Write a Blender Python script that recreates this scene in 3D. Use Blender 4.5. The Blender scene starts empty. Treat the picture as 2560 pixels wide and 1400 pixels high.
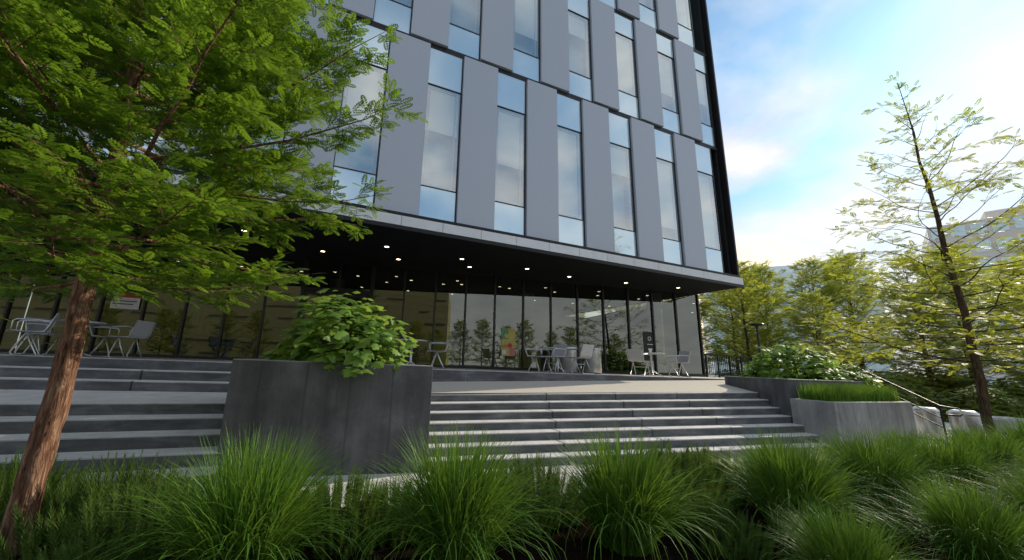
import bpy, math, random
import numpy as np
from mathutils import Matrix, Vector
random.seed(7); rng=np.random.default_rng(7)
scene=bpy.context.scene
COL=scene.collection
rad=math.radians

# ------------------------------------------------------------------ node helpers
def nmat(name):
    m=bpy.data.materials.new(name); m.use_nodes=True
    nt=m.node_tree; nt.nodes.clear()
    out=nt.nodes.new('ShaderNodeOutputMaterial')
    return m,nt,out
def N(nt,t,**kw):
    n=nt.nodes.new(t)
    for k,v in kw.items():
        if k.startswith('_'): setattr(n,k[1:],v)
        else: n.inputs[k.replace('__',' ')].default_value=v
    return n
def L(nt,a,b): nt.links.new(a,b)
def c4(c): return (c[0],c[1],c[2],1.0)
def ramp(nt,fac,stops):
    r=nt.nodes.new('ShaderNodeValToRGB'); e=r.color_ramp.elements
    while len(e)<len(stops): e.new(0.5)
    for i,(p,c) in enumerate(stops):
        e[i].position=p; e[i].color=c4(c) if len(c)==3 else c
    L(nt,fac,r.inputs['Fac']); return r
def coords(nt,scale=(1,1,1),kind='Object'):
    tc=nt.nodes.new('ShaderNodeTexCoord'); mp=nt.nodes.new('ShaderNodeMapping')
    mp.inputs['Scale'].default_value=scale
    L(nt,tc.outputs[kind],mp.inputs['Vector']); return mp.outputs['Vector']
def noise(nt,vec,scale,detail=6,rough=.6,dist=0):
    n=N(nt,'ShaderNodeTexNoise',Scale=scale,Detail=detail,Roughness=rough,Distortion=dist)
    L(nt,vec,n.inputs['Vector']); return n.outputs['Fac']
def mixc(nt,fac,a,b,mode='MIX'):
    m=nt.nodes.new('ShaderNodeMix'); m.data_type='RGBA'; m.blend_type=mode
    if isinstance(fac,(int,float)): m.inputs[0].default_value=fac
    else: L(nt,fac,m.inputs[0])
    for s,v in ((m.inputs[6],a),(m.inputs[7],b)):
        if isinstance(v,tuple): s.default_value=c4(v)
        else: L(nt,v,s)
    return m.outputs[2]
def bump(nt,h,strength=.3,dist=.02):
    b=N(nt,'ShaderNodeBump',Strength=strength,Distance=dist); L(nt,h,b.inputs['Height']); return b.outputs['Normal']

def simple(name,c1,c2=None,rough=.6,metal=0,scale=4,stretch=(1,1,1),bmp=0,bscale=40,emit=None,spec=.5):
    m,nt,out=nmat(name)
    p=N(nt,'ShaderNodeBsdfPrincipled',Roughness=rough,Metallic=metal)
    p.inputs['Specular IOR Level'].default_value=spec
    v=coords(nt,stretch)
    c2=c2 or tuple(x*.8 for x in c1)
    r=ramp(nt,noise(nt,v,scale),[(.3,c2),(.7,c1)])
    L(nt,r.outputs[0],p.inputs['Base Color'])
    if bmp: L(nt,bump(nt,noise(nt,v,bscale),bmp),p.inputs['Normal'])
    if emit:
        p.inputs['Emission Color'].default_value=c4(emit[0]); p.inputs['Emission Strength'].default_value=emit[1]
    L(nt,p.outputs[0],out.inputs[0]); return m

def concrete(name,dark,light,top,streak=True):
    m,nt,out=nmat(name)
    p=N(nt,'ShaderNodeBsdfPrincipled',Roughness=.78)
    v=coords(nt); vs=coords(nt,(1,1,.12)); vh=coords(nt,(.5,.5,3))
    n1=noise(nt,v,1.3,8,.65,.4); n2=noise(nt,vs,3.5,6,.65) if streak else noise(nt,vh,3,6,.6,.6)
    a=nt.nodes.new('ShaderNodeMath'); a.operation='ADD'; L(nt,n1,a.inputs[0]); L(nt,n2,a.inputs[1])
    h=nt.nodes.new('ShaderNodeMath'); h.operation='MULTIPLY'; h.inputs[1].default_value=.5; L(nt,a.outputs[0],h.inputs[0])
    side=ramp(nt,h.outputs[0],[(.38,tuple(x*.6 for x in dark)),(.5,dark),(.66,light)]).outputs[0]
    n3=noise(nt,v,2.6,9,.75,.8)
    e=ramp(nt,n3,[(.56,(0,0,0)),(.74,(1,1,1))])
    side=mixc(nt,mixc(nt,.6,e.outputs[0],(0,0,0)),side,tuple(min(1,x*1.5) for x in light))
    if streak:
        wv=nt.nodes.new('ShaderNodeTexWave'); wv.wave_type='BANDS'; wv.bands_direction='X'
        wv.inputs['Scale'].default_value=.55; wv.inputs['Distortion'].default_value=.25; wv.inputs['Detail'].default_value=2
        L(nt,v,wv.inputs['Vector'])
        side=mixc(nt,ramp(nt,wv.outputs['Fac'],[(.0,(.55,.55,.55)),(.015,(0,0,0))]).outputs[0],side,tuple(x*.45 for x in dark))
    sp=noise(nt,v,90,3,.6)
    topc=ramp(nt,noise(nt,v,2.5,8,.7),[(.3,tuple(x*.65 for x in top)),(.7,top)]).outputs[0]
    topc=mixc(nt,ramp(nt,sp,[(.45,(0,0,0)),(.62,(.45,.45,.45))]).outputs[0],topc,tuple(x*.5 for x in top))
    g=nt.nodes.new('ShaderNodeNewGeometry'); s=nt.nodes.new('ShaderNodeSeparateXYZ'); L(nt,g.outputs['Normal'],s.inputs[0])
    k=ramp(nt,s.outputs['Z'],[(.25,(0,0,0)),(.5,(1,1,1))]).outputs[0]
    L(nt,mixc(nt,k,side,topc),p.inputs['Base Color'])  # upward faces painted paler: light falling on treads is put into the colour
    L(nt,bump(nt,noise(nt,v,35,8,.7),.4,.012),p.inputs['Normal'])
    L(nt,p.outputs[0],out.inputs[0]); return m

def leafmat(name,c1,c2,tr,trf=.45,scale=1.5):
    m,nt,out=nmat(name)
    v=coords(nt)
    g=nt.nodes.new('ShaderNodeNewGeometry')
    f=noise(nt,v,scale,4,.6)
    r=ramp(nt,f,[(.3,c1),(.7,c2)]).outputs[0]
    rr=ramp(nt,g.outputs['Random Per Island'],[(0,tuple(x*.5 for x in c1)),(1,tuple(min(1,x*1.35) for x in c2))]).outputs[0]
    col=mixc(nt,.5,r,rr)
    d=N(nt,'ShaderNodeBsdfPrincipled',Roughness=.5); d.inputs['Specular IOR Level'].default_value=.22
    L(nt,col,d.inputs['Base Color'])
    t=nt.nodes.new('ShaderNodeBsdfTranslucent'); L(nt,mixc(nt,.6,col,tr),t.inputs['Color'])
    x=nt.nodes.new('ShaderNodeMixShader'); x.inputs[0].default_value=trf
    L(nt,d.outputs[0],x.inputs[1]); L(nt,t.outputs[0],x.inputs[2]); L(nt,x.outputs[0],out.inputs[0]); return m

def glassmat(name,tint,base,refl=(1,1,1),ior=1.5,mult=1.0):
    m,nt,out=nmat(name)
    tr=nt.nodes.new('ShaderNodeBsdfTransparent'); tr.inputs['Color'].default_value=c4(tint)
    gl=nt.nodes.new('ShaderNodeBsdfGlossy'); gl.inputs['Roughness'].default_value=.0; gl.inputs['Color'].default_value=c4(refl)
    fr=N(nt,'ShaderNodeFresnel',IOR=ior)
    ma=nt.nodes.new('ShaderNodeMath'); ma.operation='MULTIPLY_ADD'; ma.inputs[1].default_value=mult; ma.inputs[2].default_value=base; ma.use_clamp=True
    L(nt,fr.outputs[0],ma.inputs[0])
    v=coords(nt,(1,1,1)); L(nt,bump(nt,noise(nt,v,.9,2,.4),.02,.05),gl.inputs['Normal'])
    x=nt.nodes.new('ShaderNodeMixShader'); L(nt,ma.outputs[0],x.inputs[0]); L(nt,tr.outputs[0],x.inputs[1]); L(nt,gl.outputs[0],x.inputs[2])
    L(nt,x.outputs[0],out.inputs[0]); return m

M={}
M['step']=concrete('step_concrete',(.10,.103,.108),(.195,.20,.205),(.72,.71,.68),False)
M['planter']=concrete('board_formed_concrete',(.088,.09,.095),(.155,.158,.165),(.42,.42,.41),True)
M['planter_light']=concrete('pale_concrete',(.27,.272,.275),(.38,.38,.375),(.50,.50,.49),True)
M['terrace']=simple('terrace_aggregate',(.58,.54,.47),(.40,.37,.32),.85,0,45,bmp=.2,bscale=150)
M['plaza']=simple('plaza_paving',(.66,.65,.62),(.48,.47,.45),.85,0,60,bmp=.2,bscale=200)
M['lawn']=simple('lawn_grass',(.07,.13,.03),(.035,.07,.015),.95,0,8,bmp=.6,bscale=90)
M['mulch']=simple('bark_mulch',(.022,.016,.011),(.008,.006,.005),1.0,0,60,bmp=1,bscale=70,spec=.0)
M['asphalt']=simple('asphalt',(.06,.06,.06),(.04,.04,.04),.9,0,50,bmp=.2,bscale=200)
M['panel']=simple('metal_panel',(.395,.43,.495),(.36,.395,.455),.42,.25,60,stretch=(1,1,.3),bmp=.05,bscale=200)
M['dark']=simple('black_metal',(.012,.012,.014),(.008,.008,.009),.45,0,6,spec=.3)
M['soffit']=simple('black_soffit',(.010,.010,.012),(.006,.006,.007),.6,0,3,spec=.2)
M['fascia']=simple('fascia_metal',(.62,.64,.66),(.54,.56,.58),.4,.2,3)
M['mull']=simple('mullion_metal',(.02,.021,.024),(.014,.015,.017),.35,.2,8)
M['wframe']=simple('window_frame_metal',(.52,.60,.63),(.40,.48,.51),.35,.1,8)
M['room']=simple('room_wall',(.62,.82,.88),(.42,.66,.76),.8,0,1.2)
M['blind']=simple('roller_blind',(.94,.94,.90),(.88,.91,.89),.8,0,1.2)
M['frost']=simple('frosted_glass',(.66,.79,.84),(.54,.70,.78),.06,.55,.5,spec=1.0)
M['wglass']=glassmat('window_glass',(.97,1.0,1.0),.34,refl=(.95,1.0,1.0))
M['gglass']=glassmat('ground_floor_glass',(.42,.48,.44),.10,refl=(.95,1,.90),mult=1.0)
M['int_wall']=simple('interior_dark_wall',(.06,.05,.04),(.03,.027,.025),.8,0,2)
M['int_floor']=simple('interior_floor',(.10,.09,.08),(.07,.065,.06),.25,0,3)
M['yellow']=simple('yellow_counter',(.62,.48,.07),(.5,.38,.05),.5,0,3)
M['white']=simple('white_paint',(.75,.75,.74),(.65,.65,.65),.5,0,5)
M['steel']=simple('brushed_steel',(.62,.63,.64),(.48,.49,.5),.32,.85,30,stretch=(1,1,.1))
M['chair']=simple('perforated_steel',(.60,.61,.62),(.44,.45,.46),.38,.35,90)
M['lamp']=simple('downlight_lens',(.9,.8,.6),None,.5,emit=((1,.78,.5),9))
M['intlamp']=simple('ceiling_lamp_lens',(.9,.85,.7),None,.5,emit=((1,.82,.55),3.5))
M['red']=simple('red_print',(.55,.06,.04)); M['pink']=simple('pink_print',(.6,.22,.2)); M['green']=simple('green_print',(.15,.36,.16)); M['yel']=simple('yellow_print',(.6,.5,.12))
M['black_print']=simple('black_print',(.012,.016,.016))
M['brick']=simple('hazed_brick_facade',(.74,.68,.64),(.68,.62,.58),.85,0,3)  # brick colour lightened to carry the distance haze
M['hazed_glass']=simple('hazed_curtain_glass',(.66,.80,.86),(.58,.73,.80),.2,.1,.15)  # distance haze is painted in as a paler glass tone
M['hazed_metal']=simple('hazed_spandrel',(.78,.85,.88),(.72,.80,.84),.5,.0,.3)  # cladding faded in its base colour to stand in for haze
M['tan']=simple('tan_cladding',(.46,.40,.20),(.34,.30,.15),.8,0,.5,stretch=(.2,.2,4))
M['dwin']=simple('dark_strip_window',(.13,.11,.06),None,.4,0,3)
def barkmat(name,c1,c2,c3):
    m,nt,out=nmat(name); p=N(nt,'ShaderNodeBsdfPrincipled',Roughness=.85); p.inputs['Specular IOR Level'].default_value=.2
    v=coords(nt,(9,9,1.1)); n=noise(nt,v,3.2,10,.72,1.2)
    L(nt,ramp(nt,n,[(.36,c1),(.5,c2),(.66,c3)]).outputs[0],p.inputs['Base Color'])
    L(nt,bump(nt,n,1.0,.06),p.inputs['Normal']); L(nt,p.outputs[0],out.inputs[0]); return m
M['bark']=barkmat('redwood_bark',(.04,.018,.010),(.28,.14,.085),(.62,.42,.28))
M['bark2']=barkmat('dark_bark',(.02,.014,.010),(.09,.06,.035),(.20,.14,.09))
M['leafA']=leafmat('redwood_foliage',(.036,.10,.012),(.10,.20,.018),(.32,.50,.03),.45)
M['leafB']=leafmat('sunlit_foliage',(.12,.18,.015),(.20,.25,.02),(.66,.66,.05),.55)
M['leafP']=leafmat('park_foliage',(.13,.19,.03),(.23,.28,.04),(.68,.72,.10),.5)
M['leafC']=leafmat('hydrangea_foliage',(.11,.23,.04),(.20,.34,.06),(.42,.56,.08),.4,3)
M['grass']=leafmat('grass_blades',(.038,.115,.016),(.125,.26,.032),(.30,.46,.04),.28,2)
M['pine']=leafmat('pine_needles',(.035,.09,.02),(.10,.18,.035),(.22,.30,.04),.3,3)
M['hedge']=leafmat('hedge_foliage',(.065,.11,.018),(.13,.18,.025),(.42,.45,.04),.4,1)

# ------------------------------------------------------------------ mesh helpers
class MB:
    def __init__(s): s.v=[]; s.f=[]; s.m=[]
    def quad(s,pts,mi=0):
        b=len(s.v); s.v+= [tuple(p) for p in pts]; s.f.append(tuple(range(b,b+len(pts)))); s.m.append(mi)
    def hexa(s,bot,top,mi=0):
        b=len(s.v); n=len(bot); s.v+=[tuple(p) for p in bot]+[tuple(p) for p in top]
        s.f.append(tuple(b+i for i in reversed(range(n)))); s.f.append(tuple(b+n+i for i in range(n)))
        for i in range(n):
            j=(i+1)%n; s.f.append((b+i,b+j,b+n+j,b+n+i))
        s.m+=[mi]*(n+2)
    def box(s,x0,x1,y0,y1,z0,z1,mi=0,T=None):
        q=[(x0,y0),(x1,y0),(x1,y1),(x0,y1)]
        bo=[Vector((x,y,z0)) for x,y in q]; to=[Vector((x,y,z1)) for x,y in q]
        if T is not None: bo=[T@p for p in bo]; to=[T@p for p in to]
        s.hexa(bo,to,mi)
    def tube(s,pts,radii,n=8,mi=0,cap=True,jit=0):
        pts=[Vector(p) for p in pts]; b=len(s.v)
        if not hasattr(radii,'__len__'): radii=[radii]*len(pts)
        ref=Vector((0,0,1)) 
        d0=(pts[1]-pts[0]).normalized()
        if abs(d0.z)>.9: ref=Vector((1,0,0))
        for i,p in enumerate(pts):
            d=(pts[min(i+1,len(pts)-1)]-pts[max(i-1,0)])
            d=d.normalized() if d.length>1e-9 else d0
            a=d.cross(ref).normalized(); c=d.cross(a)
            for k in range(n):
                t=2*math.pi*k/n; r=radii[i]*(1+(random.uniform(-jit,jit) if jit else 0))
                s.v.append(tuple(p+a*(math.cos(t)*r)+c*(math.sin(t)*r)))
        for i in range(len(pts)-1):
            for k in range(n):
                k2=(k+1)%n
                s.f.append((b+i*n+k,b+i*n+k2,b+(i+1)*n+k2,b+(i+1)*n+k)); s.m.append(mi)
        if cap:
            s.f.append(tuple(b+k for k in range(n))); s.m.append(mi)
            s.f.append(tuple(b+(len(pts)-1)*n+k for k in reversed(range(n)))); s.m.append(mi)
    def lathe(s,prof,c=(0,0,0),n=24,mi=0):
        b=len(s.v)
        for r,z in prof:
            for k in range(n):
                t=2*math.pi*k/n; s.v.append((c[0]+r*math.cos(t),c[1]+r*math.sin(t),c[2]+z))
        for i in range(len(prof)-1):
            for k in range(n):
                k2=(k+1)%n
                s.f.append((b+i*n+k,b+i*n+k2,b+(i+1)*n+k2,b+(i+1)*n+k)); s.m.append(mi)
    def obj(s,name,mats,parent=None,smooth=False,bevel=0,world=False):
        me=bpy.data.meshes.new(name); me.from_pydata(s.v,[],s.f)
        if not isinstance(mats,(list,tuple)): mats=[mats]
        for m in mats: me.materials.append(m)
        me.polygons.foreach_set('material_index',s.m)
        if smooth: me.polygons.foreach_set('use_smooth',[True]*len(me.polygons))
        me.update()
        o=bpy.data.objects.new(name,me); COL.objects.link(o)
        if parent is not None: 
            o.parent=parent
            if world: o.matrix_parent_inverse=PINV[parent.name]
        if bevel:
            bm=o.modifiers.new('bevel','BEVEL'); bm.width=bevel; bm.segments=2; bm.limit_method='ANGLE'
        return o
PINV={}
def empty(name,loc,label,cat,group=None,rz=0):
    o=bpy.data.objects.new(name,None); COL.objects.link(o); o.location=loc; o.rotation_euler=(0,0,rz); o.empty_display_size=.3
    o['label']=label; o['category']=cat
    if group: o['group']=group
    PINV[o.name]=(Matrix.Translation(loc)@Matrix.Rotation(rz,4,'Z')).inverted()
    return o
def tag(o,label=None,cat=None,group=None,kind=None):
    if label: o['label']=label
    if cat: o['category']=cat
    if group: o['group']=group
    if kind: o['kind']=kind
    return o
def copy_thing(src,loc,rz,scale=1,label=None):
    o=src.copy(); COL.objects.link(o); o.location=loc; o.rotation_euler=(0,0,rz)
    o.scale=(scale,)*3
    if label: o['label']=label
    for ch in src.children:
        c=ch.copy(); COL.objects.link(c); c.parent=o
        for g in ch.children:
            k=g.copy(); COL.objects.link(k); k.parent=c
    return o
def fastmesh(name,V,F,mat,parent=None,smooth=False):
    V=np.ascontiguousarray(V,dtype=np.float32).reshape(-1,3); F=np.ascontiguousarray(F,dtype=np.int32); m,k=F.shape
    me=bpy.data.meshes.new(name); me.vertices.add(len(V)); me.vertices.foreach_set('co',V.ravel())
    me.loops.add(m*k); me.loops.foreach_set('vertex_index',F.ravel())
    me.polygons.add(m); me.polygons.foreach_set('loop_start',np.arange(0,m*k,k,dtype=np.int32)); 
    try: me.polygons.foreach_set('loop_total',np.full(m,k,dtype=np.int32))
    except Exception: pass
    me.materials.append(mat); me.update(calc_edges=True); me.validate()
    o=bpy.data.objects.new(name,me); COL.objects.link(o)
    if parent is not None: o.parent=parent
    return o
def scatter(TV,TF,O,D,U,S):
    O=np.asarray(O,float);D=np.asarray(D,float);U=np.asarray(U,float);S=np.asarray(S,float)
    D/= np.linalg.norm(D,axis=1,keepdims=True)+1e-9
    Y=np.cross(U,D); Y/=np.linalg.norm(Y,axis=1,keepdims=True)+1e-9
    Z=np.cross(D,Y)
    R=np.stack([D,Y,Z],axis=1)
    V=np.einsum('nk,mkj->mnj',TV,R)*S[:,None,None]+O[:,None,:]
    m=len(O); F=(TF[None,:,:]+(np.arange(m)*len(TV))[:,None,None]).reshape(-1,TF.shape[1])
    return V.reshape(-1,3),F
def frond_template(pairs,ll=.2,w=.035,ang=58):
    V=[];F=[]
    for i in range(pairs):
        u=(i+.5)/pairs; l=ll*math.sin(math.pi*(0.16+.8*u))**.7
        for s in (1,-1):
            a=rad(ang)*(1-.35*u)*s; d=np.array([math.cos(a),math.sin(a),-.12]); q=np.array([-math.sin(a),math.cos(a),0])
            b=np.array([u,0,-.12*u*u]); k=len(V)
            V+= [b, b+d*l*.5+q*w, b+d*l, b+d*l*.5-q*w]; F.append([k,k+1,k+2,k+3])
    return np.array(V),np.array(F)

# ------------------------------------------------------------------ trees
def gen_tree(seed,H,tr,z0,Lfun,nprim,e0,e1,secsp,seclen,fsp,flen,pairs,keep=1.0,ll=.28,w=.05,minu=.2,curve=.25,wob=.05,br=.012,droop=0.0,terp=0.5,bend=.15,zp=.95,lean=(0,0)):
    r=random.Random(seed)
    mb=MB(); O=[];D=[];U=[];S=[]
    up=Vector((0,0,1))
    n=12; lead=[]
    px=py=0
    for i in range(n+1):
        t=i/n; lead.append(Vector((px+lean[0]*t,py+lean[1]*t,H*t))); px=px*.8+r.uniform(-wob,wob); py=py*.8+r.uniform(-wob,wob)
    lead[0]=Vector((0,0,0))
    def lp(z):
        q=max(0,min(.9999,z/H))*n; i=int(q); return lead[i].lerp(lead[i+1],q-i)
    def rr(z): return max(.008, tr*(1-z/H)**.85)
    segs=[];rs=[]
    for i in range(61):
        z=H*i/60; segs.append(lp(z)); rs.append(rr(z)*(1.28 if i==0 else (1.1 if i==1 else 1)))
    random.seed(seed); mb.tube(segs,rs,16,0,True,.08)
    def frond(p,d,l):
        O.append(tuple(p)); D.append(tuple(d)); U.append((r.uniform(-.5,.5),r.uniform(-.5,.5),1)); S.append(l)
    def fronds_on(b,e,sd,fs):
        sl=(e-b).length; nf=max(2,int(sl/fs)); lat=sd.cross(up)
        if lat.length<.05: lat=Vector((1,0,0))
        lat.normalize()
        for j in range(nf):
            w_=(j+.5)/nf; pt=b.lerp(e,w_); s2=1 if j%2 else -1
            fd=(sd*r.uniform(.4,1.)+lat*s2*r.uniform(.5,1)+up*r.uniform(-.35,.4))
            frond(pt,fd,flen*r.uniform(.65,1.15)*(1-.25*w_))
        frond(e,sd+Vector((0,0,-.1)),flen*r.uniform(.8,1.1))
    for i in range(nprim):
        t=((i+.5)/nprim)**zp; z=z0+(H*.98-z0)*t
        az=i*2.39996+r.uniform(-.35,.35); Lp=Lfun(t)*r.uniform(.62,1.12)
        el=rad(e0+(e1-e0)*t+r.uniform(-10,10))
        p=lp(z).copy(); pts=[p.copy()]; dirs=[]
        m=7
        for k in range(m):
            d=Vector((math.cos(az)*math.cos(el),math.sin(az)*math.cos(el),math.sin(el))); dirs.append(d)
            p=p+d*(Lp/m); pts.append(p.copy()); az+=r.uniform(-bend,bend); el+=curve/m+r.uniform(-bend,bend)*.65
        r0=min(rr(z)*.5,.006+br*Lp)
        mb.tube(pts,[r0*(1-.88*k/m) for k in range(m+1)],5,0,False)
        u=minu; side=1
        while u<1.0:
            q=u*m; k=min(int(q),m-1); b=pts[k].lerp(pts[k+1],q-k); d=dirs[k]
            side=-side
            if r.random()<keep:
                lat=d.cross(up).normalized()*side
                sd=(d*r.uniform(.45,.95)+lat*r.uniform(.5,1.0)+up*r.uniform(-.35-droop,.5)).normalized()
                sl=seclen*(.35+.8*(1-u))*r.uniform(.6,1.2)*min(1,.45+Lp*.3)
                e=b+sd*sl
                mb.tube([b,b.lerp(e,.5),e],[.003+.004*sl,.002+.002*sl,.0015],3,0,False)
                fronds_on(b.lerp(e,.12),e,sd,fsp)
                nt_=int(sl/.16*terp+.5)
                for j in range(nt_):
                    w_=r.uniform(.2,.9); b2=b.lerp(e,w_); s3=1 if j%2 else -1
                    td=(sd*r.uniform(.5,1)+sd.cross(up).normalized()*s3*r.uniform(.5,1)+up*r.uniform(-.3-droop,.5)).normalized()
                    e2=b2+td*sl*r.uniform(.3,.55)*(1.1-.5*w_)
                    mb.tube([b2,e2],[.0025,.001],3,0,False)
                    fronds_on(b2,e2,td,fsp)
            u+=secsp/Lp*r.uniform(.7,1.3)
        frond(pts[-1],dirs[-1],flen)
    for j in range(8):
        frond(lp(H*.98),Vector((r.uniform(-1,1),r.uniform(-1,1),.8)),flen)
    TV,TF=frond_template(pairs,ll,w)
    V,F=scatter(TV,TF,O,D,U,S)
    return mb,V,F
def tree(name,loc,label,cat,bark,leaf,group=None,rz=0,sc=1,**kw):
    e=empty(name,loc,label,cat,group,rz); e.scale=(sc,)*3
    mb,V,F=gen_tree(**kw)
    mb.obj('trunk',bark,e,smooth=True)
    fastmesh('crown',V,F,leaf,e)
    return e

# ------------------------------------------------------------------ camera
cam=bpy.data.cameras.new('camera'); co=bpy.data.objects.new('camera',cam); COL.objects.link(co)
R=Matrix.Rotation(-rad(22.5),4,'Z')@Matrix.Rotation(rad(90+12.6),4,'X')@Matrix.Rotation(rad(2.18),4,'Z')
co.matrix_world=Matrix.Translation((0,0,1.5))@R
cam.sensor_width=36; cam.lens=36*941/2560; cam.shift_x=100/2560; cam.clip_end=2000; cam.clip_start=.05
scene.camera=co

# ------------------------------------------------------------------ world / sun
sun_dir=Vector((.985,.14,0)).normalized(); elev=rad(27)
sd=Vector((sun_dir.x*math.cos(elev),sun_dir.y*math.cos(elev),math.sin(elev)))
w=bpy.data.worlds.new('World'); scene.world=w; w.use_nodes=True; nt=w.node_tree; nt.nodes.clear()
out=nt.nodes.new('ShaderNodeOutputWorld'); bg=nt.nodes.new('ShaderNodeBackground'); bg.inputs['Strength'].default_value=.15
sky=nt.nodes.new('ShaderNodeTexSky'); sky.sky_type='NISHITA'; sky.sun_disc=False; sky.sun_elevation=elev
sky.sun_rotation=math.atan2(sd.x,sd.y); sky.air_density=1.2; sky.dust_density=.6; sky.ozone_density=2.5
tc=nt.nodes.new('ShaderNodeTexCoord'); sp=nt.nodes.new('ShaderNodeSeparateXYZ'); L(nt,tc.outputs['Generated'],sp.inputs[0])
def mth(op,a,b=None,c=None,clamp=False):
    n=nt.nodes.new('ShaderNodeMath'); n.operation=op; n.use_clamp=clamp
    for i,v in enumerate((a,b,c)):
        if v is None: continue
        if isinstance(v,(int,float)): n.inputs[i].default_value=v
        else: L(nt,v,n.inputs[i])
    return n.outputs[0]
zz=mth('ADD',mth('MAXIMUM',sp.outputs['Z'],0.0),.30)
cx=mth('DIVIDE',sp.outputs['X'],zz); cy=mth('DIVIDE',sp.outputs['Y'],zz)
cb=nt.nodes.new('ShaderNodeCombineXYZ'); L(nt,cx,cb.inputs[0]); L(nt,cy,cb.inputs[1])
cn=noise(nt,cb.outputs[0],2.3,8,.52,.3)
dens=ramp(nt,cn,[(.40,(.06,.06,.06)),(.60,(1,1,1))]).outputs[0]
haze=ramp(nt,sp.outputs['Z'],[(.10,(1,1,1)),(.24,(.80,.80,.80)),(.38,(0,0,0))]).outputs[0]
mx=mixc(nt,haze,dens,(1,1,1))
skyc=mixc(nt,1.0,sky.outputs[0],(.50,.84,1.04),'MULTIPLY')
skyc=mixc(nt,.16,skyc,(5.0,6.6,7.4))
vd=nt.nodes.new('ShaderNodeVectorMath'); vd.operation='DOT_PRODUCT'; L(nt,tc.outputs['Generated'],vd.inputs[0]); vd.inputs[1].default_value=Vector((.80,.57,.13)).normalized()
glow=mth('POWER',mth('MAXIMUM',vd.outputs['Value'],0.0),60.0)
# soft shading inside the clouds
cs=noise(nt,cb.outputs[0],4.5,6,.55,.2)
cshade=ramp(nt,cs,[(.35,(.80,.80,.86)),(.6,(1.0,.985,.985))]).outputs[0]
cc=mixc(nt,glow,cshade,(1.75,1.30,.78))
vm=nt.nodes.new('ShaderNodeVectorMath'); vm.operation='SCALE'; vm.inputs[3].default_value=7.1
L(nt,cc,vm.inputs[0])
fin=mixc(nt,mth('MULTIPLY',mx,.93),skyc,vm.outputs[0])
L(nt,fin,bg.inputs['Color']); L(nt,bg.outputs[0],out.inputs[0])
sl=bpy.data.lights.new('sun','SUN'); sl.energy=5.0; sl.angle=rad(.6); sl.color=(1,.88,.70)
so=bpy.data.objects.new('sun',sl); COL.objects.link(so); so.rotation_euler=(-sd).to_track_quat('-Z','Y').to_euler()
scene.view_settings.view_transform='Standard'; scene.view_settings.look='None'; scene.view_settings.exposure=0

# ------------------------------------------------------------------ ground
def sheet(name,poly,z,mat):
    mb=MB(); mb.quad([(x,y,z) for x,y in poly]); o=mb.obj(name,mat); o['kind']='structure'; return o
sheet('ground',[(-600,-600),(600,-600),(600,600),(-600,600)],-.03,M['lawn'])
sheet('plaza_paving',[(-40,-6),(19,-6),(26,-2),(30,9),(19,14),(-40,14)],0,M['plaza'])
sheet('road',[(-200,-20),(200,-20),(200,-7),(-200,-7)],-.02,M['asphalt'])
mb=MB()
nx,ny=60,14
idx={}
for i in range(nx+1):
    for j in range(ny+1):
        x=-9+27*i/nx; y1=4.5-.12*x if x<10 else 3.3+ (x-10)*.12; y0=-.5
        y=y0+(y1-y0)*j/ny
        edge=min(1,(ny-j)/1.5)*.05
        mb.v.append((x,y,.006+edge+random.uniform(0,.015))); idx[i,j]=len(mb.v)-1
for i in range(nx):
    for j in range(ny):
        mb.f.append((idx[i,j],idx[i+1,j],idx[i+1,j+1],idx[i,j+1])); mb.m.append(0)
mb.obj('planting_bed',M['mulch'])['kind']='structure'

# ------------------------------------------------------------------ stairs and terrace
TZ=1.345
st=empty('staircase',(6,5,0),'wide dark concrete staircase between the two concrete planters','staircase')
NS=7
for i in range(NS):
    def ed(i):
        return Vector((1.72,5.55+1.72*i/(NS-.8),.9*(i+1)/NS)), Vector((10.12+.5*i/NS,4.70+1.62*i/(NS-.8),1.08*(i+1)/NS))
    A,B=ed(i); A2,B2=ed(i+1); A2=Vector((A2.x,A2.y+.02,A.z)); B2=Vector((B2.x,B2.y+.02,B.z))
    mb=MB(); cuts=[0,.27+.01*i,.52,.77-.01*i,1]
    for a,b in zip(cuts[:-1],cuts[1:]):
        g=.0006; q=[A.lerp(B,a+g),A.lerp(B,b-g),A2.lerp(B2,b-g),A2.lerp(B2,a+g)]
        mb.hexa([Vector((p.x,p.y,-.05)) for p in q],q)
    mb.obj('step',M['step'],st,bevel=.022,world=True)
mb=MB(); n=24
for i in range(n):
    def e(t):
        P=Vector((.4,7.33,.9)).lerp(Vector((10.6,6.42,1.08)),t); x=.4+(13.6-.4)*t
        Q=Vector((x,9.25-.11*x,min(TZ-.004,.99+.36*t*1.05))); return P,Q
    P0,Q0=e(i/n);P1,Q1=e((i+1)/n); mb.quad([P0,P1,Q1,Q0])
mb.obj('landing',M['terrace'])['kind']='structure'
sl2=empty('staircase',(-5,5.5,0),'lower flight of dark concrete steps beside the planter','staircase')
for i in range(5):
    mb=MB(); 
    for a,b in ((-14,-8.2),(-8.19,-4.6),(-4.59,-.85)):
        mb.box(a,b,5.5+.35*i,5.5+.35*(i+1)+(.02 if i<4 else 2.9),-.05,.16*(i+1))
    mb.obj('step',M['step'],sl2,bevel=.022,world=True)
def TL(x): return 9.25-.11*x
s3=empty('staircase',(-5,9,.8),'upper concrete steps rising from the landing to the terrace','staircase')
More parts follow.
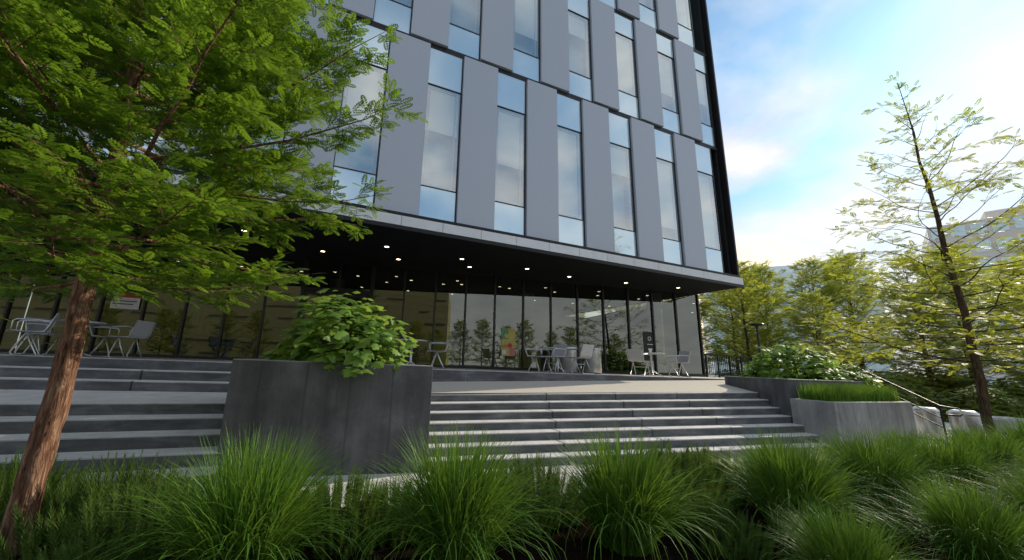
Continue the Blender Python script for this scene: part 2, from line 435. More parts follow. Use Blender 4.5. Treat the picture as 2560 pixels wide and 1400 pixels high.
for i in range(2):
    mb=MB()
    for a,b in ((-14,-7.2),(-7.19,-2.9),(-2.89,1.2)):
        o=-.7+.35*i; z=.8+.18*(i+1)
        q=[(a,TL(a)+o),(b,TL(b)+o),(b,TL(b)+o+.37),(a,TL(a)+o+.37)]
        mb.hexa([(x,y,.5) for x,y in q],[(x,y,z) for x,y in q])
    mb.obj('step',M['step'],s3,bevel=.022,world=True)
mb=MB(); q=[(-24,TL(-24)),(13.6,TL(13.6)),(14.5,7.9),(14.5,10.8),(19.5,10.8),(19.5,27),(-24,27)]
mb.hexa([(x,y,-.05) for x,y in q],[(x,y,TZ) for x,y in q])
mb.obj('terrace_slab',[M['terrace']],bevel=.015)['kind']='structure'
mb=MB(); 
for a,b in ((-14,-5.5),(-5.49,-.6),(-.59,3.6),(3.61,8),(8.01,13.5)):
    q=[(a,TL(a)-.012),(b,TL(b)-.012),(b,TL(b)+.30),(a,TL(a)+.30)]
    mb.hexa([(x,y,.4) for x,y in q],[(x,y,TZ+.004) for x,y in q])
tag(mb.obj('terrace_kerb',M['step'],bevel=.01),kind='structure')

# ------------------------------------------------------------------ planters
def planter(name,poly,z1,mat,label,wall=.13,z0=-.05):
    c=Vector((sum(p[0] for p in poly)/4,sum(p[1] for p in poly)/4,0))
    e=empty(name,c,label,'planter')
    inner=[]
    n=len(poly)
    P=[Vector((a,b)) for a,b in poly]
    for i in range(n):
        d1=(P[i]-P[i-1]).normalized(); d2=(P[(i+1)%n]-P[i]).normalized()
        n1=Vector((-d1.y,d1.x)); n2=Vector((-d2.y,d2.x)); k=(n1+n2); k=k/ (k.dot(n1)); inner.append(P[i]+k*wall)
    mb=MB()
    for i in range(n):
        j=(i+1)%n
        mb.quad([(P[i].x,P[i].y,z0),(P[j].x,P[j].y,z0),(P[j].x,P[j].y,z1),(P[i].x,P[i].y,z1)])
        mb.quad([(P[i].x,P[i].y,z1),(P[j].x,P[j].y,z1),(inner[j].x,inner[j].y,z1),(inner[i].x,inner[i].y,z1)])
        mb.quad([(inner[i].x,inner[i].y,z1),(inner[j].x,inner[j].y,z1),(inner[j].x,inner[j].y,z1-.2),(inner[i].x,inner[i].y,z1-.2)])
    me=mb.obj('planter_wall',mat,e,world=True)
    bm_w=me.modifiers.new('weld','WELD'); bv=me.modifiers.new('bevel','BEVEL'); bv.width=.014; bv.segments=2; bv.limit_method='ANGLE'
    mb=MB(); mb.quad([(p.x,p.y,z1-.1) for p in inner]); mb.obj('soil',M['mulch'],e,world=True)
    return e
planter('concrete_planter',[(-.92,5.86),(1.71,5.5),(1.71,7.35),(-.74,7.6)],1.455,M['planter'],'tall dark board-formed concrete planter between two flights of steps')
planter('concrete_planter',[(10.16,4.60),(13.35,4.55),(13.35,5.45),(10.24,5.45)],1.01,M['planter_light'],'low concrete planter box at the foot of the steps')
planter('concrete_planter',[(10.30,5.46),(14.2,5.46),(14.2,7.35),(10.9,7.35)],1.44,M['planter'],'upper tier concrete planter above the lower box')

# ------------------------------------------------------------------ shrubs
def leaf5():
    pts=[(0,0),(.02,.16),(.22,.50),(.34,.30),(.50,.46),(.66,.22),(.78,.20),(1,0)]
    full=pts+[(x,-y) for x,y in reversed(pts[1:-1])]
    V=[(.38,0,.04)]+[(x,y,-.28*abs(y)-.12*x*x) for x,y in full]
    n=len(full); F=[(0,1+i,1+(i+1)%n) for i in range(n)]
    return np.array(V,float),np.array(F)
LV,LF=leaf5()
def mound(n,rx,ry,rz,size,lump=.2,seed=1):
    g=np.random.default_rng(seed)
    O=[];D=[];U=[];S=[]
    lumps=g.normal(size=(11,3)); lumps[:,2]=abs(lumps[:,2]); lumps/=np.linalg.norm(lumps,axis=1,keepdims=True)
    while len(O)<n:
        v=g.normal(size=3); v/=np.linalg.norm(v)
        if v[2]<-.3: continue
        k=(lumps@v).max(); r=(1-lump+lump*2*max(0,(k-.75)/.25))*g.uniform(.5,1.0)**.6
        p=v*np.array([rx,ry,rz])*r
        if p[2]<-.16: continue
        az=g.uniform(0,6.28); out=np.array([v[0],v[1],v[2]*.4])
        d=out*g.uniform(.5,1.2)+np.array([math.cos(az),math.sin(az),0])*.7+np.array([0,0,-.35])
        u=v+np.array([0,0,.9])+g.normal(size=3)*.4
        O.append(p);D.append(d);U.append(u);S.append(size*g.uniform(.5,1.3))
    return scatter(LV,LF,O,D,U,S)
def shrub(name,loc,label,n,rx,ry,rz,size,mat,seed,rot=0,lump=.2):
    e=empty(name,loc,label,'shrub',None,rot)
    V,F=mound(n,rx,ry,rz,size,seed=seed,lump=lump); fastmesh('foliage',V,F,mat,e)
    mb=MB(); random.seed(seed)
    for i in range(14):
        a=random.uniform(0,6.28); mb.tube([(.1*math.cos(a),.1*math.sin(a),-.1),(rx*.4*math.cos(a),ry*.4*math.sin(a),rz*.4),(rx*.75*math.cos(a),ry*.75*math.sin(a),rz*random.uniform(.4,.8))],[.014,.01,.005],5,0,False)
    mb.obj('stem',M['bark2'],e); return e
shrub('hydrangea_shrub',(.50,6.36,1.54),'bright green leafy hydrangea shrub in the tall concrete planter',880,.90,.78,.84,.20,M['leafC'],4,lump=.34)
shrub('hydrangea_shrub',(12.75,6.5,1.42),'green leafy hydrangea shrub in the upper concrete planter',1900,1.65,.8,1.0,.17,M['leafC'],5)
shrub('hydrangea_shrub',(14.3,6.1,1.40),'smaller leafy hydrangea shrub in the upper concrete planter',800,.85,.7,.45,.17,M['leafC'],6)

def blades(n,r0,len0,len1,w,lean0,lean1,seed,nseg=5,rect=None,droop=1.0,cv=.1):
    g=np.random.default_rng(seed)
    az=g.uniform(0,2*np.pi,n); ln=g.uniform(len0,len1,n); le=g.uniform(lean0,lean1,n)
    if rect: bx=g.uniform(-rect[0],rect[0],n); by=g.uniform(-rect[1],rect[1],n)
    else:
        rr=r0*np.sqrt(g.uniform(0,1,n)); a2=az+g.normal(0,.6,n); bx=rr*np.cos(a2); by=rr*np.sin(a2)
    V=np.zeros((n,(nseg+1)*2,3)); px=bx.copy();py=by.copy();pz=np.zeros(n); ang=le*.4
    tw=g.uniform(-1.2,1.2,n)
    side=np.stack([-np.sin(az+tw),np.cos(az+tw)],1)
    dr=g.uniform(.2,1.4,n)*droop; curl=g.normal(0,cv,n)
    a=az.copy()
    for k in range(nseg+1):
        ww=w*(1-(k/nseg)**2.2)+.0004
        V[:,2*k,0]=px+side[:,0]*ww;V[:,2*k,1]=py+side[:,1]*ww;V[:,2*k,2]=pz
        V[:,2*k+1,0]=px-side[:,0]*ww;V[:,2*k+1,1]=py-side[:,1]*ww;V[:,2*k+1,2]=pz
        s=ln/nseg; px=px+np.cos(a)*np.sin(ang)*s;py=py+np.sin(a)*np.sin(ang)*s;pz=pz+np.cos(ang)*s
        ang=ang+le*.5*dr*(.2+1.1*k/nseg); a=a+curl
    F=[]
    for k in range(nseg): F.append([2*k,2*k+1,2*k+3,2*k+2])
    F=np.array(F); F=(F[None]+(np.arange(n)*(nseg+1)*2)[:,None,None]).reshape(-1,4)
    return V.reshape(-1,3),F
gvar=[]
for s in range(3):
    V1,F1=blades(1150,.17,.65,1.14,.0068,.05,.80,20+s,7,cv=.06)
    V2,F2=blades(380,.20,.8,1.2,.0060,.8,1.4,60+s,7,cv=.06)
    V=np.concatenate([V1,V2]); F=np.concatenate([F1,F2+len(V1)])
    me=fastmesh('blades',V,F,M['grass']); gvar.append(me.data); bpy.data.objects.remove(me)
def grass_clump(x,y,s,k,lab='arching green ornamental grass clump in the mulched bed'):
    o=bpy.data.objects.new('ornamental_grass',gvar[k%3]); COL.objects.link(o); o.location=(x,y,.03); o.rotation_euler=(0,0,k*1.7); o.scale=(s,s,s*random.uniform(.92,1.04))
    tag(o,lab,'grass','ornamental grass clumps in the bed')
random.seed(3)
for k,(x,y,s) in enumerate([(-.25,3.15,.95),(1.15,2.9,.95),(2.62,2.75,.93),(4.4,2.45,.90),(6.0,2.45,.88),(7.6,2.4,.88),(9.3,2.5,.88),(11.0,2.4,.92),(5.3,3.1,.66),(6.9,3.1,.66),(8.6,3.1,.7),(10.4,2.95,.74),(12.4,2.4,.9),(3.5,1.65,.6),(5.0,1.5,.68),(6.6,1.4,.75),(8.4,1.5,.8)]):
    grass_clump(x,y,s,k)
V,F=blades(4600,0,.30,.54,.005,.05,.35,55,3,rect=(1.48,.3))
o=fastmesh('planter_grass',V,F,M['grass']); o.location=(11.75,4.98,.88); tag(o,'short upright grass filling the low concrete planter','grass',None,'stuff')

def pine(seed,n,rx):
    g=np.random.default_rng(seed); O=[];D=[];U=[];S=[]
    for i in range(n):
        a=g.uniform(0,6.28); r=rx*math.sqrt(g.uniform(0,1)); h=.42*(1-(r/rx)**2*.75)*g.uniform(.6,1.15)+.03
        b=np.array([r*math.cos(a),r*math.sin(a),0]); tip=b*1.15+np.array([0,0,h]); sl_=g.uniform(.16,.38)
        dv=np.array([math.cos(a)*r/rx*.4,math.sin(a)*r/rx*.4,1.0]); dv/=np.linalg.norm(dv)
        m=80
        for k in range(m):
            t=k/m; p=tip+dv*sl_*(t-.7); az=k*2.4
            d=dv*(.8+.8*t)+np.array([math.cos(az),math.sin(az),0])*(1.1-.6*t)
            O.append(p);D.append(d);U.append([math.sin(az)+.01,math.cos(az),.3]);S.append((.062 if t<.7 else .036)*g.uniform(.8,1.2))
    TV=np.array([[0,.06,0],[0,-.06,0],[1,0,0]],float); TF=np.array([[0,1,2]])
    return scatter(TV,TF,O,D,U,S)
pv=[]
for s in range(2):
    V,F=pine(70+s,230,.52); o=fastmesh('needles',V,F,M['pine']); pv.append(o.data); bpy.data.objects.remove(o)
mbst=MB(); random.seed(5)
for i in range(26):
    a=random.uniform(0,6.28); r=random.uniform(.1,.42); mbst.tube([(0,0,0),(r*.6*math.cos(a),r*.6*math.sin(a),.12),(r*math.cos(a),r*math.sin(a),.3)],[.014,.01,.005],5,0,False)
stem_me=mbst.obj('stem',M['bark2']); 
stem_d=stem_me.data; bpy.data.objects.remove(stem_me)
for k,(x,y,s) in enumerate([(-2.6,4.5,1.05),(-1.3,4.2,1.1),(-3.4,4.6,1.15),(-.95,3.75,1.0),(.45,3.75,.9),(.9,3.7,.75),(-2.2,4.75,1.0),(2.35,3.75,1.0),(1.95,3.5,.7),(4.2,3.6,1.1),(4.9,3.6,1.0),(3.75,3.3,.85),(6.2,3.5,.95),(7.2,3.4,.85),(8.4,3.3,.85),(-2.65,3.8,.8),(-1.1,3.2,.65),(3.5,2.6,.7),(5.2,2.4,.7),(.5,2.6,.5),(6.8,2.0,.7),(8.4,2.3,.8),(7.6,3.0,.7),(9.6,3.1,.75),(10.1,2.3,.8),(9.9,1.7,.8),(11.6,3.0,.8),(11.8,1.9,.8),(5.9,1.9,.55),(12.9,2.9,.8)]):
    e=empty('mugo_pine',(x,y,.03),'low dark green mugo pine shrub with upright candles','shrub','mugo pine shrubs in the bed',k*1.3); e.scale=(s,)*3
    o=bpy.data.objects.new('needles',pv[k%2]); COL.objects.link(o); o.parent=e
    o=bpy.data.objects.new('stem',stem_d); COL.objects.link(o); o.parent=e

# ------------------------------------------------------------------ main trees
def LfA(t): return 2.42*(math.sin(math.pi*min(1,.28+.78*t))**.6) if t<.5 else 2.42*(1-(t-.5)/.5*.8)
tree('redwood_tree',(-1.80,4.1,0),'young redwood tree with peeling brown bark and feathery green crown','tree',M['bark'],M['leafA'],
     seed=11,H=6.6,tr=.092,z0=2.0,Lfun=LfA,nprim=112,e0=0,e1=48,secsp=.10,seclen=.66,fsp=.036,flen=.14,pairs=6,keep=.88,br=.006,w=.078,ll=.35,droop=.05,terp=1.6,wob=.03)
def LfB(t): return (3.6*(1-t)**1.05+.35)
tree('redwood_tree',(14.0,3.6,0),'slender young redwood tree with sparse leggy top','tree',M['bark2'],M['leafB'],
     seed=23,H=9.3,tr=.088,z0=1.9,Lfun=LfB,nprim=60,e0=-2,e1=54,secsp=.28,seclen=.85,fsp=.075,flen=.17,pairs=6,keep=.64,w=.08,ll=.34,br=.0035,droop=.2,terp=1.0,wob=.06,bend=.3,zp=1.3,lean=(-.35,.1))

def LfC(t): return 2.9*math.sin(math.pi*min(1,.25+.75*t))**.7
bt=tree('park_tree',(29,22,0),'light green park tree behind the terrace','tree',M['bark2'],M['leafP'],'park trees beyond the plaza',
     seed=31,H=9,tr=.11,z0=1.6,Lfun=LfC,nprim=58,e0=5,e1=60,secsp=.28,seclen=1.1,fsp=.12,flen=.32,pairs=5,keep=.76,w=.09,ll=.36,br=.006,terp=.9,bend=.25)
for k,(x,y,s) in enumerate([(33,21,1.2),(27,16.5,1.0),(36,20,1.2),(34,15.5,1.1),(40,16,1.25),(32,10,.95),(38,10,1.05),(45,12,1.3),(31,6,.8),(36,4,.95),(44,5,1.2),(42,24,1.3),(27,12.5,.7),(50,20,1.5),(24,20,.8),(30,28,1.1),(52,2,1.3),(41,8,1.0),(29,9,.65),(48,8,1.35),(23,31,.9),(18,36,1),(28,36,1),(14,34,.9),(35,33,1.2),(36,1,.85),(46,-1,1.1),(22,17,.55),(23,24,.8),(46,28,1.5)]):
    copy_thing(bt,(x,y,0),k*1.9,s)
hd=empty('hedge_bush',(23,9,0),'dark green rounded hedge bush','bush','hedge bushes along the lawn')
V,F=mound(2600,1.8,1.3,1.6,.22,seed=9); fastmesh('foliage',V,F,M['hedge'],hd)
for k,(x,y,s) in enumerate([(26,9.5,1.1),(24,6.5,.8),(27,6,.9),(29,12,1.2),(25,13,1),(22,14,1),(31,9,1.2),(30,3.5,.8),(34,7,1.2),(27,2,.7),(38,6,1.3),(36,12,1.3),(33,3,1.1),(20,29,1),(24,28,1.1),(16,29,1.1),(22,18,1.4),(23,21,1.5),(22,25,1.5)]):
    copy_thing(hd,(x,y,0),k,s)

# ------------------------------------------------------------------ the office building
B=empty('office_building',(0,9.2,TZ),'modern office block with grey metal panels over a glazed ground floor','building')
YF=9.2; XR=14.95
def bobj(mb,name,mats,**k): return mb.obj(name,mats,B,world=True,**k)
mb=MB(); mb.box(-24,XR-.05,YF-.2,27,4.76,4.86); bobj(mb,'soffit',M['soffit'])
mb=MB(); mb.box(-24,14.7,YF+.45,27,4.87,21); bobj(mb,'wall',M['room'])
mb=MB(); mb.box(14.7,14.83,YF+.05,27,4.87,21); bobj(mb,'side_wall',M['dark'])
for i in range(19):
    x1=14.92-1.1*i; mb=MB(); mb.box(x1-1.09,x1,YF-.26,YF-.205,4.83,5.09); bobj(mb,'fascia_panel',M['fascia'],bevel=.004)
mb=MB(); mb.box(-24,XR,YF-.255,YF-.195,4.73,4.825); mb.box(-24,14.84,YF-.2,YF+.3,5.095,5.2); bobj(mb,'fascia_edge',M['dark'])
rows=[(5.2,10.58,1.05-2.2*5,0),(10.70,15.22,1.58-2.2*5,1),(15.34,19.9,.75-2.2*5,2)]
random.seed(12)
for (z0,z1,xs,ri) in rows:
    mb=MB(); mb.box(-24,14.69,YF-.03,YF+.45,z1+.002,z1+.118); bobj(mb,'floor_band',M['dark'])
    x=xs; k=0
    while x<13.9:
        x1=min(x+1.13,14.5)
        mb=MB(); mb.box(x,x1,YF-.12,YF-.02,z0,z1); bobj(mb,'facade_panel',M['panel'],bevel=.006)
        mb=MB(); mb.box(x+.01,x1-.01,YF-.019,YF+.45,z0,z1); bobj(mb,'panel_backing',M['dark'])
        wx0=x1; wx1=min(x+2.2,14.58)
        if wx1-wx0>.2:
            mb=MB(); t=.024; yb=YF+.02; yf=YF-.03
            zt1=z0+.95; zt2=z1-(.95 if ri else 1.25)
            mb.box(wx0+.012,wx0+t,yf,yb,z0,z1); mb.box(wx1-t-.012,wx1-.010,yf,yb,z0,z1)
            for zc in (z0+t/2,zt1,zt2,z1-t/2): mb.box(wx0+t,wx1-t-.012,yf,yb,zc-t/2,zc+t/2)
            W=bobj(mb,'window',[M['mull']])
            mb=MB()
            mb.box(wx0+.10,wx0+.13,YF+.03,YF+.07,zt1+.06,zt2-.06); mb.box(wx1-.17,wx1-.14,YF+.03,YF+.07,zt1+.06,zt2-.06)
            mb.box(wx0+.13,wx1-.17,YF+.03,YF+.07,zt2-.10,zt2-.06); mb.box(wx0+.13,wx1-.17,YF+.03,YF+.07,zt1+.06,zt1+.10); mb.obj('sash',M['wframe'],W)
            mb=MB(); mb.quad([(wx0+t,YF-.005,zt1),(wx1-t,YF-.005,zt1),(wx1-t,YF-.005,zt2),(wx0+t,YF-.005,zt2)])
            mb.obj('pane',M['wglass'],W)
            g=random.choice([.35,.6,.85,1,.7,.95,.5]) if wx0>4 else random.choice([.3,.45,.55]); zb=zt2-(zt2-zt1)*g
            mb=MB(); mb.box(wx0+.05,wx1-.05,YF+.075,YF+.085,zb,z1-.05); mb.obj('blind',M['blind'],W)
            for (a_,b_) in ((z0+t,zt1-t/2),(zt2+t/2,z1-t)):
                mb=MB(); mb.box(wx0+t,wx1-t-.012,YF-.012,YF-.002,a_,b_); mb.obj('frosted_pane',M['frost'],W)
        x+=2.2
mb=MB(); mb.box(14.58,14.7,YF+.0,YF+.1,5.2,21); bobj(mb,'corner_frame',M['dark'])
mb=MB(); mb.box(14.76,14.84,YF-.2,YF+.04,5.2,21); bobj(mb,'corner_fin',M['dark'])
for (x,y) in [(1.7,10.7),(0,12.2),(2.3,11.9),(4.1,10.8),(4.7,11.6),(6.5,10.8),(8.4,11.0),(10.8,10.7),(13.1,10.3),(-2,11.2),(-4.5,11.5)]:
    mb=MB(); mb.lathe([(.0,0),(.065,0)],(x,y,4.752),16,0); mb.lathe([(.066,-.006),(.085,-.006),(.085,.01)],(x,y,4.752),16,1)
    bobj(mb,'downlight',[M['lamp'],M['steel']])
G=Matrix.Translation((14.94,10.9,TZ))@Matrix.Rotation(-rad(10.43),4,'Z')
HT=4.76-TZ; MOD=1.118
for i in range(27):
    xl=-MOD*(i+1); xr=-MOD*i
    if i in (12,13): continue
    mb=MB(); mb.quad([G@Vector((xl,0,0)),G@Vector((xr,0,0)),G@Vector((xr,0,HT)),G@Vector((xl,0,HT))])
    bobj(mb,'glass_panel',M['gglass'])
    mb=MB(); mb.box(xr-.03,xr+.03,-.06,.10,0,HT,T=G); bobj(mb,'mullion',M['mull'])
mb=MB(); mb.box(-MOD*27,-MOD*14,-.05,.05,0,.09,T=G); mb.box(-MOD*12,0,-.05,.05,0,.09,T=G); bobj(mb,'sill',M['mull'])
dx0=-MOD*14; dx1=-MOD*12
mb=MB(); 
for x in (dx0,dx1): mb.box(x-.06,x+.06,-.08,.12,0,HT,T=G)
mb.box(dx0,dx1,-.07,.1,2.38,2.50,T=G); mb.box((dx0+dx1)/2-.03,(dx0+dx1)/2+.03,-.07,.1,2.5,HT,T=G)
bobj(mb,'door_frame',M['mull'])
mb=MB(); mb.quad([G@Vector((dx0,0,2.5)),G@Vector((dx1,0,2.5)),G@Vector((dx1,0,HT)),G@Vector((dx0,0,HT))]); bobj(mb,'transom_pane',M['gglass'])
for s in (0,1):
    a=dx0+.07+s*(MOD-.04); b=a+MOD-.1
    mb=MB(); mb.box(a,a+.09,-.05,.0,0.01,2.37,T=G); mb.box(b-.09,b,-.05,.0,0.01,2.37,T=G); mb.box(a+.09,b-.09,-.05,0,.01,.25,T=G); mb.box(a+.09,b-.09,-.05,0,2.25,2.37,T=G)
    Dr=bobj(mb,'door',M['mull'])
    mb=MB(); mb.quad([G@Vector((a+.09,-.02,.25)),G@Vector((b-.09,-.02,.25)),G@Vector((b-.09,-.02,2.25)),G@Vector((a+.09,-.02,2.25))]); mb.obj('pane',M['gglass'],Dr)
    hx=(b-.14) if s==0 else (a+.14)
    mb=MB(); mb.tube([G@Vector((hx,-.05,.8)),G@Vector((hx,-.12,.8)),G@Vector((hx,-.12,1.5)),G@Vector((hx,-.05,1.5))],.014,8); mb.obj('handle',M['steel'],Dr)
for j in range(7):
    mb=MB(); mb.quad([G@Vector((0,j*1.3,0)),G@Vector((0,(j+1)*1.3,0)),G@Vector((0,(j+1)*1.3,HT)),G@Vector((0,j*1.3,HT))]); bobj(mb,'glass_panel',M['gglass'])
    mb=MB(); mb.box(-.08,.06,(j+1)*1.3-.03,(j+1)*1.3+.03,0,HT,T=G); bobj(mb,'mullion',M['mull'])
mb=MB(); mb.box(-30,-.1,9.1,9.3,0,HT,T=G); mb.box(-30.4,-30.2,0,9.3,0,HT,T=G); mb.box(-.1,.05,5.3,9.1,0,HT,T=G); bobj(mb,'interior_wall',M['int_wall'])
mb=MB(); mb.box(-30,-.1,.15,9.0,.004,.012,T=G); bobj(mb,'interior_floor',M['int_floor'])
mb=MB(); mb.box(-11.5,-6.2,2.2,2.9,.02,1.0,T=G); mb.box(-11.6,-6.1,2.1,3.0,1.0,1.05,1,T=G); bobj(mb,'counter',[M['yellow'],M['white']])
for (x,y) in ((-1.7,.55),(-6.6,2.8),(-15,3),(-20,3)):
    mb=MB(); c=G@Vector((x,y,0)); mb.lathe([(.30,0),(.30,HT)],c,24); bobj(mb,'column',M['planter_light'],smooth=True)
for i in range(12):
    for y in (1.8,4.2):
        x=-1.5-i*2.1; mb=MB(); c=G@Vector((x,y,HT-.012)); mb.lathe([(0,0),(.06,0)],c,12); bobj(mb,'ceiling_lamp',M['intlamp'])
def poster(name,label,x0,x1,z0,z1,parts,y=.03):
    e=empty(name,G@Vector(((x0+x1)/2,y,z0)),label,'sign')
    mb=MB(); mb.box(x0,x1,y,y+.01,z0,z1,T=G); mb.obj('board',parts[0],e,world=True)
    for k,(fx0,fx1,fz0,fz1,m,shape) in enumerate(parts[1]):
        mb=MB(); W_=x1-x0;Hh=z1-z0
        if shape=='r': mb.box(x0+fx0*W_,x0+fx1*W_,y-.004*(k+1)-.002,y-.004*(k+1)+.001,z0+fz0*Hh,z0+fz1*Hh,T=G)
        elif shape=='o':
            cx_=x0+fx0*W_; cz=z0+fz0*Hh; rr_=fx1*W_
            mb.quad([G@Vector((cx_+rr_*math.cos(t*math.pi/12),y-.004*(k+1),cz+rr_*math.sin(t*math.pi/12))) for t in range(24)])
        elif shape=='t':
            mb.quad([G@Vector((x0+p*W_,y-.004*(k+1),z0+q*Hh)) for p,q in fx0])
        mb.obj('printed_mark',m,e,world=True)
poster('poster','yellow green and pink drink poster on the glass',-8.66,-8.14,.5,1.5,(M['yel'],[(0,.5,.6,1,M['green'],'r'),(.6,1,.0,.3,M['pink'],'r'),(.35,.16,.72,0,M['yel'],'o'),(.62,.16,.38,0,M['red'],'o'),(.05,.35,.05,.2,M['white'],'r'),(.1,.45,.3,.40,M['pink'],'r')]),y=-.02)
poster('banner_sign','black hanging banner with white emblem and drinking cup',-2.72,-2.2,.55,1.7,(M['black_print'],[(.5,.15,.76,0,M['white'],'o'),(.5,.10,.76,0,M['black_print'],'o'),([(.36,.38),(.64,.38),(.58,.12),(.42,.12)],0,0,0,M['white'],'t'),(.32,.68,.38,.42,M['white'],'r'),(.25,.75,.55,.57,M['white'],'r')]),y=-.02)
poster('notice_sheet','small white notice sheet taped to the glass door',dx0+.35,dx0+.62,1.15,1.6,(M['white'],[(.15,.85,.7,.82,M['black_print'],'r'),(.2,.55,.2,.55,M['black_print'],'r')]),y=-.07)
poster('poster','white notice with red heading on the glass',-21.0,-20.25,1.4,1.85,(M['white'],[(.2,1,.78,1,M['red'],'r'),(.08,.9,.5,.56,M['black_print'],'r'),(.08,.8,.3,.36,M['black_print'],'r')]),y=-.05)

# ------------------------------------------------------------------ railings
rl=empty('terrace_railing',(16.8,10.9,TZ),'black metal railing along the terrace edge','railing')
mb=MB()
for i in range(6): 
    x=15.15+.75*i; mb.box(x-.025,x+.025,10.9,10.95,TZ,TZ+.92)
mb.box(15.1,18.95,10.895,10.955,TZ+.9,TZ+.94); mb.box(15.15,18.9,10.91,10.94,TZ+.1,TZ+.13)
mb.obj('frame',M['dark'],rl,world=True)
for i in range(33):
    x=15.22+.113*i; mb=MB(); mb.box(x-.008,x+.008,10.917,10.933,TZ+.13,TZ+.9); mb.obj('baluster',M['dark'],rl,world=True)
hr=empty('stair_handrail',(14.6,5,0),'black sloping metal handrail beside the planter','handrail')
mb=MB()
P=[Vector((14.6,6.6,1.95)),Vector((14.6,6.0,1.85)),Vector((14.6,4.5,.92)),Vector((14.6,4.2,.88)),Vector((14.6,4.12,.8)),Vector((14.6,4.2,.72)),Vector((14.6,4.45,.72))]
mb.tube(P,.02,8); mb.obj('handrail',M['dark'],hr,world=True,smooth=True)
mb=MB(); mb.tube([(14.6,6.0,1.55),(14.6,4.5,.62)],.014,6); mb.tube([(14.6,6.0,1.3),(14.6,4.5,.4)],.014,6); mb.obj('lower_rail',M['dark'],hr,world=True)
for (y,z) in ((4.5,.92),(5.25,1.38),(6.0,1.85)):
    mb=MB(); mb.tube([(14.6,y,0),(14.6,y,z)],.02,8); mb.obj('post',M['dark'],hr,world=True)

# ------------------------------------------------------------------ furniture
def chair(loc,rz,label='grey perforated metal armchair on the terrace'):
    e=empty('cafe_chair',loc,label,'chair','metal armchairs on the terrace',rz)
    mb=MB()
    def strip(prof,wd,th=.012):
        for (a,b) in zip(prof[:-1],prof[1:]):
            d=Vector((b[0]-a[0],0,b[1]-a[1])).normalized(); n=Vector((-d.z,0,d.x))*th
            A0=Vector((a[0],-wd,a[1]));A1=Vector((a[0],wd,a[1]));B0=Vector((b[0],-wd,b[1]));B1=Vector((b[0],wd,b[1]))
            mb.hexa([A0-n,B0-n,B1-n,A1-n],[A0,B0,B1,A1])
    strip([(.25,.43),(.22,.455),(.1,.45),(-.1,.435),(-.2,.445)],.235); mb.obj('seat',M['chair'],e)
    mb=MB(); strip([(-.2,.45),(-.235,.50),(-.27,.62),(-.31,.76),(-.335,.82)],.235)
    mb.obj('backrest',M['chair'],e)
    for s in (-1,1):
        mb=MB(); y=.26*s
        mb.tube([(-.33,y,.82),(-.27,y,.6),(-.22,y,.46),(.0,y,.44),(.24,y,.45)],.014,8)
        mb.tube([(-.29,y,.66),(-.1,y,.675),(.16,y,.665),(.2,y,.63),(.2,y,.45)],.013,8)
        mb.obj('armrest',M['steel'],e,smooth=True)
        mb=MB(); mb.tube([(.0,y*.9,.43),(.05,y*.9,.3),(.13,y*.9,.06),(.11,y*.9,.015),(-.05,y*.9,.012),(-.28,y*.9,.015)],.014,8)
        mb.tube([(.0,y*.9,.43),(-.06,y*.9,.28),(-.2,y*.9,.02)],.012,8)
        mb.obj('leg',M['steel'],e,smooth=True)
    mb=MB(); mb.tube([(.06,-.23,.27),(.06,.23,.27)],.011,8); mb.tube([(-.28,-.23,.018),(-.28,.23,.018)],.012,8); mb.obj('crossbar',M['steel'],e)
    return e
c0=chair((3.1,9.7,TZ),rad(160))
for k,(x,y,z,a) in enumerate([(7.2,9.0,TZ,100),(6.45,9.3,TZ,190),(6.3,10.0,TZ,-30),(9.85,9.35,TZ,15),(10.9,8.85,TZ,165),(-5.0,10.0,TZ,200),(-5.5,11.7,TZ,-20),(-4.35,11.3,TZ,20),(-3.75,10.75,TZ,160)]):
    copy_thing(c0,(x,y,z),rad(a))
def table(loc):
    e=empty('cafe_table',loc,'round grey metal cafe table on the terrace','table','round metal tables on the terrace')
    mb=MB(); mb.lathe([(0,.735),(.40,.735),(.415,.728),(.415,.708),(.40,.70),(0,.70)],(0,0,0),32); mb.obj('tabletop',M['chair'],e,smooth=False)
    mb=MB(); mb.tube([(0,0,.03),(0,0,.7)],.035,12); mb.obj('pedestal',M['steel'],e,smooth=True)
    for a in range(4):
        t=a*math.pi/2+.5; mb=MB(); mb.tube([(.02*math.cos(t),.02*math.sin(t),.16),(.18*math.cos(t),.18*math.sin(t),.07),(.34*math.cos(t),.34*math.sin(t),.012)],[.018,.016,.014],8); mb.obj('foot',M['steel'],e,smooth=True)
    return e
t0=table((2.5,10.1,TZ))
for (x,y) in ((6.95,9.75),(10.35,9.35),(-4.55,10.6)): copy_thing(t0,(x,y,TZ),0.4)
def bin_(loc):
    e=empty('litter_bin',loc,'cylindrical brushed steel litter bin','litter bin','steel litter bins')
    mb=MB(); mb.lathe([(.0,.02),(.25,.02),(.27,.05),(.27,.74)],(0,0,0),28); mb.obj('body',M['steel'],e,smooth=True)
    mb=MB(); mb.lathe([(.275,.74),(.29,.76),(.28,.80),(.2,.86),(.13,.87),(.12,.80),(.0,.80)],(0,0,0),28); mb.obj('lid',M['steel'],e,smooth=True)
    mb=MB(); mb.lathe([(.255,0),(.255,.03)],(0,0,0),28); mb.obj('base',M['dark'],e)
    return e
b0=bin_((7.7,10.2,TZ))
for l in ((8.5,10.0,TZ),(15.5,4.4,0),(15.6,5.1,0)): copy_thing(b0,l,0,1.0 if l[2] else .95)
sl_=empty('street_lamp',(21,12.2,0),'slim dark street lamp with flat disc head','street lamp')
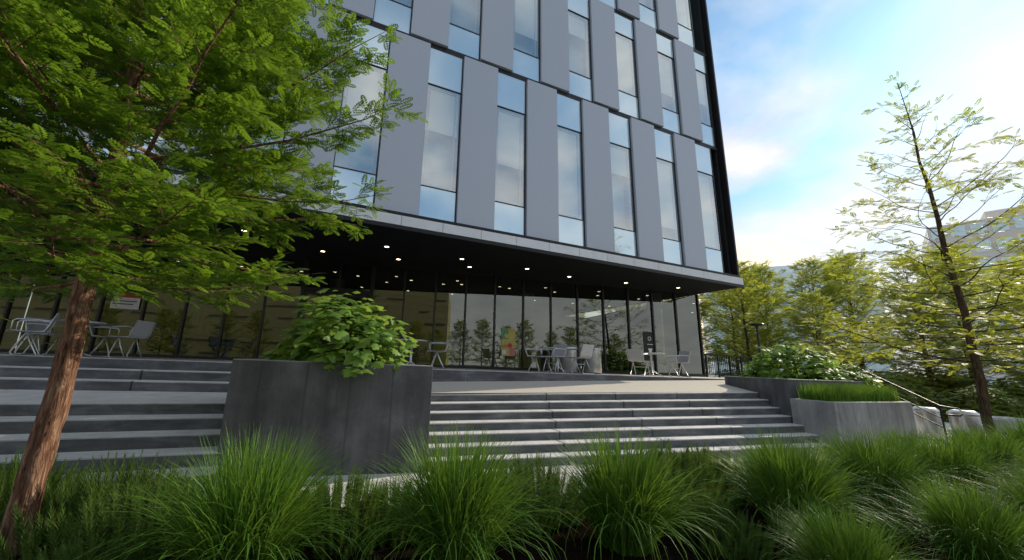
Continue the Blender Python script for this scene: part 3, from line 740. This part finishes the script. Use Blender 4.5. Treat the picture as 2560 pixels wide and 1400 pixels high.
mb=MB(); mb.lathe([(.12,0),(.12,.4),(.06,.5),(.05,3.9)],(0,0,0),12); mb.obj('post',M['mull'],sl_,smooth=True)
mb=MB(); mb.lathe([(0,4.12),(.30,4.08),(.34,4.04),(.30,4.0),(.06,3.98),(.05,3.9)],(0,0,0),20); mb.obj('lamp_head',M['mull'],sl_,smooth=True)
for k,(x,y,l) in enumerate([(20,5.2,1.6),(22.5,3.6,1.8),(24.5,2.0,1.8)]):
    mb=MB(); mb.box(-l/2,l/2,-.3,.3,0,.5); o=mb.obj('stone_bench',M['planter_light'],bevel=.08); o.location=(x,y,0); o.rotation_euler=(0,0,-.6+.1*k)
    tag(o,'rough pale stone seating block on the plaza','bench','stone seating blocks')

# ------------------------------------------------------------------ distant buildings
def block(name,loc,w,d,h,rz,mw,mg,nx_,nz_,label,roof=True):
    e=empty(name,loc,label,'building',None,rz)
    mb=MB(); mb.box(-w/2,w/2,-d/2,d/2,0,h); 
    if roof: mb.box(-w*.3,w*.3,-d*.3,d*.3,h,h+2.2)
    mb.obj('wall',mw,e)
    mb=MB(); fh=h/nz_
    for i in range(nx_):
        for k in range(nz_):
            x0=-w/2+w*(i+.12)/nx_; x1=-w/2+w*(i+.88)/nx_; z0=fh*(k+.25); z1=fh*(k+.85)
            mb.quad([(x0,-d/2-.05,z0),(x1,-d/2-.05,z0),(x1,-d/2-.05,z1),(x0,-d/2-.05,z1)])
    ny_=max(3,int(nx_*d/w))
    for i in range(ny_):
        for k in range(nz_):
            y0=-d/2+d*(i+.12)/ny_; y1=-d/2+d*(i+.88)/ny_; z0=fh*(k+.25); z1=fh*(k+.85)
            mb.quad([(-w/2-.05,y1,z0),(-w/2-.05,y0,z0),(-w/2-.05,y0,z1),(-w/2-.05,y1,z1)])
    o=mb.obj('window_band',mg,e); o['kind']='stuff'
    return e
block('glass_office_building',(93,50,0),26,18,22,rad(-50),M['hazed_metal'],M['hazed_glass'],18,8,'pale glass office building hazy in the distance')
block('brick_building',(112,14,0),34,18,28,rad(-70),M['brick'],M['hazed_glass'],16,9,'haze-paled brown brick building with large windows beyond the park')
block('glass_office_building',(88,38,0),10,14,15,rad(-55),M['hazed_metal'],M['hazed_glass'],8,6,'lower haze-paled glass building beyond the park')
ab=empty('campus_building',(-22,-32,0),'long low tan building with strip windows across the street','building')
mb=MB(); mb.box(-130,3,-48,-32,0,12.5); mb.obj('wall',M['tan'],ab,world=True)
mb=MB(); random.seed(8)
for k in range(6):
    z=1.6+1.85*k; x=-110
    while x<2.5:
        l=random.uniform(1.5,6); mb.quad([(min(x+l,2.6),-31.95,z),(x,-31.95,z),(x,-31.95,z+.25),(min(x+l,2.6),-31.95,z+.25)]); x+=l+random.uniform(1,7)
mb.obj('strip_window',M['dwin'],ab,world=True)
for k,(x,y,s) in enumerate([(8,-24,.8),(14,-26,.85),(2,-22,.62),(20,-25,.75),(-6,-23,.75),(27,-27,.7),(-13,-22,.7),(-21,-23,.8),(-30,-22,.75),(11,-22,.7),(5,-26,.8),(-40,-23,.8),(17,-23,.65),(-26,-25,.8),(-17,-26,.7),(-1,-25,.75),(-35,-26,.8)]):
    copy_thing(bt,(x,y,0),k*2.1,s,'broad green street tree across the road')
